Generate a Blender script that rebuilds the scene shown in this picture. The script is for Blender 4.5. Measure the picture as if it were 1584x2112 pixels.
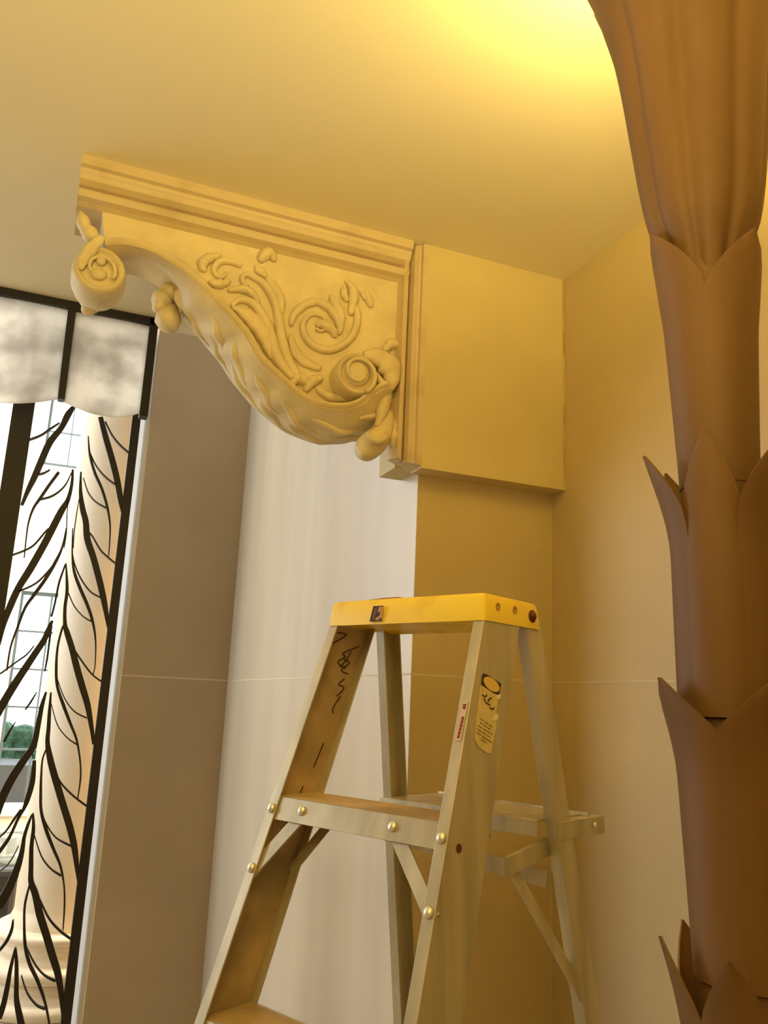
import bpy, bmesh, math, random
from mathutils import Vector, Matrix
random.seed(7)
S = bpy.context.scene
for o in list(bpy.data.objects): bpy.data.objects.remove(o)

# ------------------------------------------------------------------ camera
F = 1700.0                                   # focal length in pixels of the 1584 x 2112 frame
up = Vector((1120-792, -6300-1056, F)).normalized()      # the vertical in camera axes (right, down, forward)
fw = (Vector((0, 0, 1)) - up*up.z).normalized()
rt = fw.cross(up)
if rt.x < 0: rt = -rt
YAW = math.radians(21.5)
XA = math.cos(YAW)*rt + math.sin(YAW)*fw
YA = -math.sin(YAW)*rt + math.cos(YAW)*fw
EYE = 1.78
def w2(v):                                   # camera axes -> world axes
    v = Vector(v); return Vector((XA.dot(v), YA.dot(v), up.dot(v)))
def ray(u, v): return w2(((u-792)/F, (v-1056)/F, 1.0))
def on(u, v, ax, val):                       # point of a surveyed plane (measured relative to the eye)
    r = ray(u, v); return r*(val/r[ax])
def onp(u, v, p0, n):
    r = ray(u, v); return r*(Vector(p0).dot(n)/r.dot(n))
cam_d = bpy.data.cameras.new('camera'); cam = bpy.data.objects.new('camera', cam_d)
S.collection.objects.link(cam)
cam_d.sensor_fit = 'VERTICAL'; cam_d.sensor_height = 24; cam_d.lens = F/2112*24
cam_d.clip_start = 0.02; cam_d.clip_end = 100
cx, cy, cz = w2((1, 0, 0)), w2((0, -1, 0)), w2((0, 0, -1))
mw = Matrix(((cx.x, cy.x, cz.x, 0), (cx.y, cy.y, cz.y, 0), (cx.z, cy.z, cz.z, EYE), (0, 0, 0, 1)))
cam.matrix_world = mw
S.camera = cam

# ------------------------------------------------------------------ exposure, world, lights
S.view_settings.view_transform = 'Standard'; S.view_settings.look = 'None'
S.view_settings.gamma = 1; S.view_settings.use_curve_mapping = False
S.view_settings.exposure = 0.14
W = bpy.data.worlds.new('sky'); S.world = W; W.use_nodes = True
bg = W.node_tree.nodes['Background']; bg.inputs[0].default_value = (0.80, 0.90, 1.0, 1); bg.inputs[1].default_value = 4.0

def area(name, loc, target, sx, sy, col, power, spread=180):
    d = bpy.data.lights.new(name, 'AREA'); d.shape = 'RECTANGLE'; d.size = sx; d.size_y = sy
    d.color = col; d.energy = power; d.spread = math.radians(spread)
    o = bpy.data.objects.new(name, d); S.collection.objects.link(o)
    o.location = Vector(loc) + Vector((0, 0, EYE))
    o.rotation_euler = (Vector(target)-Vector(loc)).to_track_quat('-Z', 'Y').to_euler()
    return o
WARM = (1.0, 0.77, 0.23)
# added unseen fills behind the camera: one towards the block, one onto the ceiling
area('room_fill', (-0.9, -0.7, 0.75), (0.6, 1.8, 0.5), 0.5, 0.5, (1.0, 0.76, 0.28), 6.5)
area('ceiling_fill', (-0.7, -0.5, 0.0), (-0.55, -0.2, 1.2), 0.7, 0.7, (1.0, 0.79, 0.29), 38, 140)
# daylight entering the hall through its side glazing (left) and far windows
area('daylight_side', (-3.9, 4.6, 0.6), (0.8, 2.6, 0.2), 3.0, 2.6, (1.0, 0.97, 0.92), 21)
area('daylight_far', (0.0, 7.45, 1.2), (0.2, 3.0, 0.2), 0.6, 3.0, (0.86, 0.93, 1.0), 12)
# warm hall lamp, hidden behind the tall stone wall, that lights the round column
area('hall_lamp', (1.6, 5.0, 0.2), (0.25, 4.9, -0.6), 0.8, 1.6, (1.0, 0.78, 0.46), 140)
area('hall_fill', (-1.2, 5.6, 3.3), (-0.4, 7.0, 0.5), 1.5, 1.5, (1.0, 0.92, 0.80), 190)  # added unseen fill that brightens the far wall

# ------------------------------------------------------------------ materials
def mat(name, col, rough=0.6, metal=0.0, noise=0.0, nscale=8.0, col2=None, bump=0.0, bscale=60.0, spec=0.5, stretch=None, ramp=(0.35, 0.65)):
    m = bpy.data.materials.new(name); m.use_nodes = True; n = m.node_tree; b = n.nodes['Principled BSDF']
    b.inputs['Base Color'].default_value = (*col, 1); b.inputs['Roughness'].default_value = rough
    b.inputs['Metallic'].default_value = metal; b.inputs['Specular IOR Level'].default_value = spec
    tc = n.nodes.new('ShaderNodeTexCoord'); mp = n.nodes.new('ShaderNodeMapping')
    n.links.new(tc.outputs['Object'], mp.inputs[0])
    if stretch: mp.inputs['Scale'].default_value = stretch
    if noise > 0:
        t = n.nodes.new('ShaderNodeTexNoise'); t.inputs['Scale'].default_value = nscale; t.inputs['Detail'].default_value = 5
        r = n.nodes.new('ShaderNodeValToRGB'); c2 = col2 or tuple(c*(1-noise) for c in col)
        r.color_ramp.elements[0].color = (*c2, 1); r.color_ramp.elements[1].color = (*col, 1)
        r.color_ramp.elements[0].position = ramp[0]; r.color_ramp.elements[1].position = ramp[1]
        n.links.new(mp.outputs[0], t.inputs['Vector']); n.links.new(t.outputs['Fac'], r.inputs[0]); n.links.new(r.outputs[0], b.inputs['Base Color'])
    if bump > 0:
        t = n.nodes.new('ShaderNodeTexNoise'); t.inputs['Scale'].default_value = bscale; t.inputs['Detail'].default_value = 3
        k = n.nodes.new('ShaderNodeBump'); k.inputs['Strength'].default_value = bump; k.inputs['Distance'].default_value = 0.004
        n.links.new(mp.outputs[0], t.inputs['Vector']); n.links.new(t.outputs['Fac'], k.inputs['Height']); n.links.new(k.outputs[0], b.inputs['Normal'])
    return m
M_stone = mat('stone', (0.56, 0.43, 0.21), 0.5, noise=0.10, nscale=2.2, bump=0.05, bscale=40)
M_stone_shaded = mat('shaded_stone', (0.44, 0.33, 0.195), 0.5, noise=0.10, nscale=2.2)  # same wall stone, with the back wall's shade put into a darker colour
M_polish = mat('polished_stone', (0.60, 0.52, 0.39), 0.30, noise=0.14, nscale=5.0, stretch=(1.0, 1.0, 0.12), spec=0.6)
M_joint = mat('joint', (0.62, 0.51, 0.34), 0.8)
M_ceil = mat('ceiling_paint', (0.80, 0.70, 0.48), 0.8, bump=0.03)
M_block = mat('block_stone', (0.62, 0.49, 0.22), 0.6, noise=0.08, nscale=3.0)
M_plaster = mat('plaster', (0.72, 0.58, 0.31), 0.55, noise=0.16, nscale=14, bump=0.25, bscale=45)
M_mould = mat('moulding_plaster', (0.60, 0.46, 0.25), 0.6, noise=0.35, nscale=9, col2=(0.44, 0.31, 0.15), bump=0.08, ramp=(0.2, 0.5))
M_iron = mat('black_iron', (0.018, 0.014, 0.013), 0.5)
M_whitetrim = mat('white_trim', (0.78, 0.75, 0.70), 0.5)
M_hall = mat('hall_plaster', (0.80, 0.76, 0.68), 0.7)
M_column = mat('column_stone', (0.80, 0.70, 0.54), 0.5, noise=0.05, nscale=3)
M_palm = mat('palm_bronze', (0.205, 0.098, 0.022), 0.6, noise=0.30, nscale=4.0, stretch=(3, 3, 0.35), bump=0.06, bscale=20)
M_alu = mat('aluminium', (0.62, 0.55, 0.38), 0.42, metal=0.55, noise=0.25, nscale=5, stretch=(6, 6, 0.4), bump=0.04)
M_aludirty = mat('dirty_aluminium', (0.60, 0.43, 0.22), 0.6, metal=0.1, noise=0.45, nscale=9)
M_rivet = mat('rivet_metal', (0.86, 0.84, 0.78), 0.25, metal=0.5)
M_cap = mat('yellow_plastic', (0.97, 0.70, 0.06), 0.45, noise=0.30, nscale=16, col2=(0.80, 0.52, 0.04), ramp=(0.25, 0.45))
M_rust = mat('rusty_bolt', (0.14, 0.035, 0.012), 0.55, metal=0.4)
M_dark = mat('dark_ink', (0.035, 0.014, 0.010), 0.6)
M_label = mat('label_paper', (0.80, 0.66, 0.30), 0.6, noise=0.12, nscale=60)
M_labelg = mat('label_yellow', (0.82, 0.58, 0.14), 0.6)
M_white = mat('torn_white', (0.9, 0.82, 0.55), 0.7)
M_red = mat('red_print', (0.26, 0.025, 0.018), 0.6)
M_pink = mat('faded_sticker', (0.62, 0.50, 0.44), 0.6)
M_text = mat('label_print', (0.36, 0.24, 0.08), 0.7)
M_wood = mat('scrap_wood', (0.42, 0.22, 0.07), 0.7, noise=0.4, nscale=40)
M_green = mat('hedge_leaves', (0.05, 0.12, 0.05), 0.8, noise=0.6, nscale=30, bump=0.8, bscale=50)
M_grey = mat('dark_grey', (0.10, 0.095, 0.085), 0.7)
M_cloth = mat('cream_top', (0.78, 0.75, 0.64), 0.6)
M_floor = mat('floor_stone', (0.42, 0.36, 0.27), 0.4, noise=0.15)
M_glass = mat('clear_glass', (0.9, 0.95, 0.95), 0.05); M_glass.node_tree.nodes['Principled BSDF'].inputs['Transmission Weight'].default_value = 0.9
M_fig = mat('pink_petal', (0.5, 0.22, 0.20), 0.7)
# alabaster sheet: lets the daylight behind it through
M_shade = bpy.data.materials.new('alabaster'); M_shade.use_nodes = True
n = M_shade.node_tree; b = n.nodes['Principled BSDF']; out = n.nodes['Material Output']
tc = n.nodes.new('ShaderNodeTexCoord'); t = n.nodes.new('ShaderNodeTexNoise'); t.inputs['Scale'].default_value = 9; t.inputs['Detail'].default_value = 6
r = n.nodes.new('ShaderNodeValToRGB'); r.color_ramp.elements[0].color = (0.66, 0.64, 0.60, 1); r.color_ramp.elements[1].color = (0.97, 0.96, 0.92, 1)
r.color_ramp.elements[0].position = 0.35; r.color_ramp.elements[1].position = 0.6
n.links.new(tc.outputs['Object'], t.inputs['Vector']); n.links.new(t.outputs['Fac'], r.inputs[0]); n.links.new(r.outputs[0], b.inputs['Base Color'])
b.inputs['Roughness'].default_value = 0.5
tr = n.nodes.new('ShaderNodeBsdfTranslucent'); n.links.new(r.outputs[0], tr.inputs[0])
mx = n.nodes.new('ShaderNodeMixShader'); mx.inputs[0].default_value = 0.85
n.links.new(b.outputs[0], mx.inputs[1]); n.links.new(tr.outputs[0], mx.inputs[2]); n.links.new(mx.outputs[0], out.inputs[0])
# opal disc of the uplighter
M_opal = bpy.data.materials.new('lamp_opal'); M_opal.use_nodes = True
b = M_opal.node_tree.nodes['Principled BSDF']; b.inputs['Emission Color'].default_value = (*WARM, 1); b.inputs['Emission Strength'].default_value = 30

# ------------------------------------------------------------------ mesh helpers (coordinates relative to the eye)
ZO = Vector((0, 0, EYE))
def obj(name, bm, m, parent=None, smooth=False, bevel=0.0, auto=None):
    me = bpy.data.meshes.new(name)
    bmesh.ops.remove_doubles(bm, verts=bm.verts, dist=1e-6)
    bmesh.ops.recalc_face_normals(bm, faces=bm.faces)
    off = ZO - (parent.location if parent and parent.parent is None else (parent['o'] if parent else Vector()))
    for v in bm.verts: v.co += off
    bm.to_mesh(me); bm.free()
    me.materials.append(m)
    o = bpy.data.objects.new(name, me); S.collection.objects.link(o)
    if parent: o.parent = parent
    if smooth:
        for p in me.polygons: p.use_smooth = True
    if bevel > 0:
        bv = o.modifiers.new('b', 'BEVEL'); bv.width = bevel; bv.segments = 2; bv.limit_method = 'ANGLE'; bv.angle_limit = math.radians(40)
    if smooth and auto: me.set_sharp_from_angle(angle=math.radians(auto))
    return o
SUB = {}
def sub(name, bm, m, parent, **k):           # sub-part: parent is itself a part of a thing at parent.parent
    root = parent.parent; o = obj(name, bm, m, root, **k); o.parent = parent; return o
def thing(name, label, cat, loc, group=None):
    o = bpy.data.objects.new(name, None); S.collection.objects.link(o); o.location = Vector(loc)+ZO
    o.empty_display_size = 0.1; o['label'] = label; o['category'] = cat
    if group: o['group'] = group
    return o
def tag(o, label, cat, group=None):
    o['label'] = label; o['category'] = cat
    if group: o['group'] = group
    return o
def struct(name, bm, m, **k):
    o = obj(name, bm, m, **k); o['kind'] = 'structure'; return o
def B(): return bmesh.new()
def box(bm, x0, x1, y0, y1, z0, z1):
    vs = [bm.verts.new((x, y, z)) for z in (z0, z1) for y in (y0, y1) for x in (x0, x1)]
    for f in ((0, 1, 3, 2), (4, 6, 7, 5), (0, 4, 5, 1), (2, 3, 7, 6), (0, 2, 6, 4), (1, 5, 7, 3)):
        bm.faces.new([vs[i] for i in f])
def obox(bm, c, a, b_, d):                   # centre and three half-axis vectors
    c, a, b_, d = map(Vector, (c, a, b_, d))
    vs = [bm.verts.new(c+i*a+j*b_+k*d) for k in (-1, 1) for j in (-1, 1) for i in (-1, 1)]
    for f in ((0, 1, 3, 2), (4, 6, 7, 5), (0, 4, 5, 1), (2, 3, 7, 6), (0, 2, 6, 4), (1, 5, 7, 3)):
        bm.faces.new([vs[i] for i in f])
def loft(bm, rings, closed=True, caps=True, loop=False):
    R = [[bm.verts.new(p) for p in rg] for rg in rings]; n = len(R[0])
    m = len(R)
    for i in range(m if loop else m-1):
        a, c = R[i], R[(i+1) % m]
        for j in range(n if closed else n-1):
            k = (j+1) % n
            try: bm.faces.new((a[j], a[k], c[k], c[j]))
            except ValueError: pass
    if caps and closed and not loop:
        for rg in (R[0], R[-1]):
            try: bm.faces.new(rg)
            except ValueError: pass
def smooth_path(pts, sub_=4):                # Catmull-Rom on tuples of any length
    P = [tuple(p) for p in pts]; out_ = []
    for i in range(len(P)-1):
        p0 = P[max(i-1, 0)]; p1 = P[i]; p2 = P[i+1]; p3 = P[min(i+2, len(P)-1)]
        for s in range(sub_):
            t_ = s/sub_
            out_.append(tuple(0.5*((2*b1)+(-a1+c1)*t_+(2*a1-5*b1+4*c1-d1)*t_*t_+(-a1+3*b1-3*c1+d1)*t_**3) for a1, b1, c1, d1 in zip(p0, p1, p2, p3)))
    out_.append(P[-1]); return out_
def tube(bm, pts, rads, seg=8, caps=True, flat=None):
    """round tube through pts; flat=(axis vector, factor) squashes the section along the axis"""
    pts = [Vector(p) for p in pts]; rings = []; prev = None
    for i, p in enumerate(pts):
        t_ = (pts[min(i+1, len(pts)-1)]-pts[max(i-1, 0)]).normalized()
        a = prev if prev is not None else (Vector((0, 1, 0)) if abs(t_.y) < 0.9 else Vector((1, 0, 0)))
        a = (a - t_*a.dot(t_)).normalized(); prev = a; b_ = t_.cross(a)
        r_ = rads[i] if hasattr(rads, '__len__') else rads
        rg = []
        for k in range(seg):
            th = 2*math.pi*k/seg; v = (a*math.cos(th)+b_*math.sin(th))*r_
            if flat: v = v - flat[0]*v.dot(flat[0])*(1-flat[1])
            rg.append(p+v)
        rings.append(rg)
    loft(bm, rings, True, caps)
def lathe(bm, prof, c=(0, 0, 0), ax=(0, 0, 1), seg=48, a0=None):
    ax = Vector(ax).normalized(); a = Vector(a0) if a0 else (Vector((1, 0, 0)) if abs(ax.x) < 0.9 else Vector((0, 1, 0)))
    a = (a-ax*a.dot(ax)).normalized(); b_ = ax.cross(a); c = Vector(c)
    loft(bm, [[c+ax*h+(a*math.cos(2*math.pi*k/seg)+b_*math.sin(2*math.pi*k/seg))*max(r_, 1e-4) for k in range(seg)] for r_, h in prof], True, True)
def ball(bm, c, r_, ax=(1, 1, 1), seg=12):
    m_ = Matrix.Translation(Vector(c)) @ Matrix.Diagonal((*[r_*q for q in ax], 1))
    bmesh.ops.create_uvsphere(bm, u_segments=seg, v_segments=seg//2+2, radius=1, matrix=m_)
def prism(bm, poly, y0, y1):                 # (x, z) polygon extruded along y
    a = [bm.verts.new((x, y0, z)) for x, z in poly]; c = [bm.verts.new((x, y1, z)) for x, z in poly]
    bm.faces.new(a); bm.faces.new(c[::-1]); n_ = len(poly)
    for i in range(n_): bm.faces.new((a[i], a[(i+1) % n_], c[(i+1) % n_], c[i]))

# ------------------------------------------------------------------ the room shell
H = 1.2; FL = -EYE; YF = 1.82; XR = 1.24; YP = 1.89; XP = 0.834; ZJ = 0.071; YB = 2.70
bm = B(); box(bm, -3.0, 2.6, -3.0, YB, H, H+0.25); struct('ceiling', bm, M_ceil)
bm = B(); box(bm, -4.2, 3.4, -3.2, 7.6, FL-0.1, FL); struct('floor', bm, M_floor)
bm = B(); box(bm, -4.2, 3.4, YB, 7.6, 3.5, 3.6); o = struct('trim_1', bm, M_hall)
def tiled_wall(name, bmf, joints, m=M_stone):
    w = struct(name, bmf, m); bm = B()
    for j in joints: box(bm, *j)
    obj('joint', bm, M_joint, w) if False else None
    bm.free(); return w
J = 0.0022
# right wall, stone panels with pale joints
bm = B(); box(bm, XR, XR+0.2, -3.0, 4.3, FL, H); wr_ = struct('wall_right', bm, M_stone)
bm = B(); box(bm, XR-0.0006, XR+0.01, -3.0, YP, ZJ-J, ZJ+J); o = obj('joint', bm, M_joint); o['kind'] = 'structure'; o.name = 'trim_2'
# pier (left flank polished by daylight) and its face
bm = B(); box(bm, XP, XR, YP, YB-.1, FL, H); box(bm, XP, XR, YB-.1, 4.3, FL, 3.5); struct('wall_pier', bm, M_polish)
bm = B(); box(bm, XP, XR, YP-0.004, YP, FL, 0.60); struct('wall_pier_face', bm, M_stone).name = 'wall_front'
bm = B(); box(bm, XP, XR, YP-0.0048, YP, ZJ-J, ZJ+J); box(bm, XR-0.006, XR-0.004, YP-0.0052, YP, FL, ZJ)
box(bm, XP-0.0006, XP, YP, 4.1, ZJ-J, ZJ+J); o = struct('trim_3', bm, M_joint)
# tall stone wall behind, that closes the view left of the pier
bm = B(); box(bm, 0.33, XR+0.2, 4.1, 4.25, FL, 3.5); struct('wall_back', bm, M_stone_shaded)
bm = B(); box(bm, 0.33, XP, 4.0992, 4.1, ZJ-J*1.5, ZJ+J*1.5); box(bm, 0.33, XP, 4.0992, 4.1, -1.487, -1.482); o = struct('trim_4', bm, M_joint)
# room walls behind the photographer and to the left
bm = B(); box(bm, -3.2, XR+0.2, -3.2, -3.0, FL, H); struct('wall_rear', bm, M_stone)
bm = B(); box(bm, -3.2, -3.0, -3.2, YB, FL, H); struct('wall_left', bm, M_stone)
bm = B(); box(bm, -4.2, -2.2, YB-0.1, YB, FL, 3.5); struct('wall_partition', bm, M_stone).name = 'wall_left_return'
# upper wall over the ceiling edge, seen only from the hall
bm = B(); box(bm, -4.2, XR+0.2, YB-0.1, YB, H+0.02, 3.5); struct('wall_upper', bm, M_hall)
# hall walls
YW = 7.5
def wall_holes(bm, x0, x1, z0, z1, y0, y1, holes):
    xs = sorted({x0, x1, *[h[0] for h in holes], *[h[1] for h in holes]}); zs = sorted({z0, z1, *[h[2] for h in holes], *[h[3] for h in holes]})
    for a, c in zip(xs, xs[1:]):
        for e, g in zip(zs, zs[1:]):
            if not any(h[0] <= (a+c)/2 <= h[1] and h[2] <= (e+g)/2 <= h[3] for h in holes): box(bm, a, c, y0, y1, e, g)
WX0, WX1 = -0.262, 0.36
bm = B(); wall_holes(bm, -4.2, 3.4, FL, 3.5, YW, YW+0.18, [(WX0, WX1, -0.95, 0.78), (WX0+0.02, WX1, 1.88, 3.2), (-2.6, -1.6, 0.2, 3.0)])
struct('wall_far', bm, M_hall)
bm = B()
wall_holes(bm, 2.9, 7.5, FL, 3.5, 0, 0.15, [(3.2, 6.2, -0.7, 2.2)])
for v in bm.verts: v.co = Vector((-4.05-v.co.y, v.co.x, v.co.z))
struct('wall_hall_left', bm, M_hall)
bm = B(); box(bm, 3.2, 3.4, 4.1, YW, FL, 3.5); struct('wall_hall_right', bm, M_hall)
def window(name, x0, x1, z0, z1, xs, zs, fr=0.03, mt=0.008):
    w = bpy.data.objects.new(name, None); S.collection.objects.link(w); w.location = Vector(((x0+x1)/2, YW+0.05, z0))+ZO; w['kind'] = 'structure'
    bm = B(); y0, y1 = YW+0.03, YW+0.08
    box(bm, x0, x1, y0, y1, z1-fr, z1); box(bm, x0, x1, y0, y1, z0, z0+fr)
    box(bm, x0, x0+fr*.7, y0, y1, z0+fr, z1-fr); box(bm, x1-fr*.7, x1, y0, y1, z0+fr, z1-fr); obj('window_frame', bm, M_winf, w)
    bm = B()
    for x in xs: box(bm, x-mt, x+mt, y0+.01, y1-.01, z0+fr, z1-fr)
    for z in zs: box(bm, x0+fr*.7, x1-fr*.7, y0+.012, y1-.012, z-mt, z+mt)
    obj('muntin', bm, M_winf, w)
M_winf = mat('window_paint', (0.10, 0.14, 0.16), 0.5)
window('window_1', WX0, WX1, -0.95, 0.78, [-0.02, 0.18], [0.45, 0.14, -0.165, -0.5])
window('window_2', WX0+0.02, WX1, 1.88, 3.2, [-0.04, 0.16], [2.2, 2.5, 2.85], mt=0.005)
window('window_3', -2.6, -1.6, 0.2, 3.0, [-2.1], [1.0, 1.8, 2.4])

# outside: hedge and dark paving beyond the lower window
bm = B()
for i in range(60):
    ball(bm, (-1.2+random.random()*2.4, 9.0+random.random()*.3, -0.62+random.random()*.16), 0.10+random.random()*.05, seg=8)
box(bm, -1.3, 1.3, 9.05, 9.4, -0.70, -0.50)
tag(obj('hedge', bm, M_green, smooth=False), 'dark green clipped hedge outside the far window', 'hedge')
bm = B(); box(bm, -3, 3, 8.0, 8.7, -1.5, -0.66); o = tag(obj('planter_wall', bm, M_grey), 'low dark grey wall under the hedge outside the far window', 'wall')

# ------------------------------------------------------------------ round hall column
cc = onp(173, 1600, (w2(fw)*4.4), w2(fw)); cc = Vector((cc.x, cc.y, 0))
t = thing('column', 'round cream stone column behind the black leaf screen', 'column', (cc.x, cc.y, FL))
bm = B(); lathe(bm, [(0.245, -1.03), (0.238, -0.2), (0.225, 1.6), (0.215, 3.2), (0.30, 3.3), (0.30, 3.5)], cc, seg=64); obj('shaft', bm, M_column, t, smooth=True, auto=35)
bm = B(); prof = [(0.245, -1.03), (0.25, -1.05), (0.262, -1.075), (0.262, -1.10), (0.275, -1.105)]
for k in range(9): a = math.pi/2-math.pi*k/8; prof.append((0.30+0.03*math.cos(a), -1.125+0.022*math.sin(a)))
prof += [(0.30, -1.155), (0.285, -1.175), (0.29, -1.20), (0.33, -1.215), (0.335, -1.225)]
for k in range(9): a = math.pi/2-math.pi*k/8; prof.append((0.345+0.04*math.cos(a), -1.262+0.034*math.sin(a)))
prof += [(0.35, -1.30), (0.335, -1.315), (0.34, -1.335), (0.375, -1.345), (0.385, -1.36)]
for k in range(9): a = math.pi/2-math.pi*k/8; prof.append((0.39+0.04*math.cos(a), -1.395+0.032*math.sin(a)))
prof += [(0.41, -1.43), (0.42, -1.47), (0.44, -1.475)]
lathe(bm, prof, cc, seg=64); obj('base_moulding', bm, M_column, t, smooth=True, auto=40)
bm = B(); box(bm, cc.x-.44, cc.x+.44, cc.y-.30, cc.y+.44, FL, -1.475); obj('plinth', bm, M_column, t, bevel=0.01)

# ------------------------------------------------------------------ service counter behind the screen, with a glass bowl and dark chair backs
t = thing('counter', 'pale cream counter with a flat stone top seen behind the leaf screen, left of the column', 'counter', (-0.75, 6.4, FL))
bm = B(); box(bm, -1.5, 0.1, 6.25, 6.65, -0.84, -0.80); obj('countertop', bm, M_cloth, t, bevel=0.005)
bm = B(); box(bm, -1.45, 0.05, 6.3, 6.62, FL, -0.84); obj('body', bm, M_cloth, t)
bc = on(28, 1745, 1, 5.7)
t = thing('side_table', 'low dark side table in front of the pale counter', 'table', (bc.x-.1, 5.7, FL))
bm = B(); lathe(bm, [(0.26, 0), (0.26, 0.025)], (bc.x-.1, 5.7, bc.z-0.14)); obj('tabletop', bm, M_grey, t, smooth=True, auto=40)
bm = B(); lathe(bm, [(0.20, FL+.0), (0.20, FL+.03), (0.03, FL+.06), (0.03, bc.z-.14)], (bc.x-.1, 5.7, 0)); obj('pedestal', bm, M_iron, t, smooth=True, auto=40)
bm = B(); lathe(bm, [(0.05, -0.114), (0.11, -0.10), (0.14, -0.03), (0.13, 0.06), (0.12, 0.065), (0.115, 0.055), (0.125, -0.03), (0.10, -0.085), (0.0, -0.09)], (bc.x, 5.7, bc.z), seg=32)
tag(obj('glass_bowl', bm, M_glass, smooth=True), 'clear glass bowl shining on the dark side table behind the screen', 'bowl')
ch = on(10, 1830, 1, 5.2)
t = thing('lounge_chair', 'black low lounge chair in front of the side table, left of the column', 'chair', (ch.x-.25, 5.2, FL))
bm = B(); box(bm, ch.x-.5, ch.x+.06, 4.95+.17, 5.5, FL+.22, FL+.42); obj('seat', bm, M_iron, t, bevel=0.03)
bm = B(); box(bm, ch.x-.5, ch.x+.06, 5.12, 5.24, FL+.42, ch.z+.10); obj('backrest', bm, M_iron, t, bevel=0.03)
for sx in (-.46, .0):
    for sy in (5.16, 5.46):
        bm = B(); tube(bm, [(ch.x+sx, sy, FL), (ch.x+sx, sy, FL+.23)], 0.018); obj('leg', bm, M_iron, t, smooth=True)

# ------------------------------------------------------------------ leaf screen of black iron
SY = 2.76
def bar_path(bm, pts, y0, y1, sub_=4, plane=SY):
    """pts = (u, v, width px) traced on the plane of the screen -> flat bar with real thickness"""
    P = smooth_path(pts, sub_); L = []
    for u_, v_, w_ in P:
        q = on(u_, v_, 1, plane); L.append((q.x, q.z, max(w_, 1.2)/F*(plane*0.97+0.1)))
    rings = []
    for i, (x, z, w_) in enumerate(L):
        a = L[max(i-1, 0)]; c = L[min(i+1, len(L)-1)]; d = Vector((c[0]-a[0], c[1]-a[1])).normalized(); n_ = Vector((-d.y, d.x))*w_/2
        rings.append([(x-n_.x, y0, z-n_.y), (x+n_.x, y0, z+n_.y), (x+n_.x, y1, z+n_.y), (x-n_.x, y1, z-n_.y)])
    loft(bm, rings, True, True)
q0 = on(140, 2112, 1, SY); q1 = on(280, 862, 1, SY)
t = thing('leaf_screen', 'tall black iron screen of sweeping palm leaf branches beside the white post', 'screen', (q0.x-.15, SY, FL))
def stile(x0, x1, z1): bm = B(); box(bm, x0, x1, SY-.012, SY+.02, FL, z1); return bm
ex = [on(*p, 1, SY).x for p in ((273, 865), (247, 1100), (188, 1620), (262, 1100), (203, 1620), (75, 830), (30, 1100))]
obj('stile', stile(sum(ex[0:3])/3-.004, sum(ex[3:5])/2, 1.19), M_iron, t)
obj('stile', stile((ex[5]+ex[6])/2-.062, (ex[5]+ex[6])/2, 1.19), M_iron, t)
bm = B(); box(bm, (ex[5]+ex[6])/2-.062, sum(ex[3:5])/2, SY-.012, SY+.02, 1.15, 1.19); obj('top_rail', bm, M_iron, t)
bm = B(); box(bm, (ex[5]+ex[6])/2, sum(ex[0:3])/3, SY-.012, SY+.02, FL, FL+.04); obj('bottom_rail', bm, M_iron, t)
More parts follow.
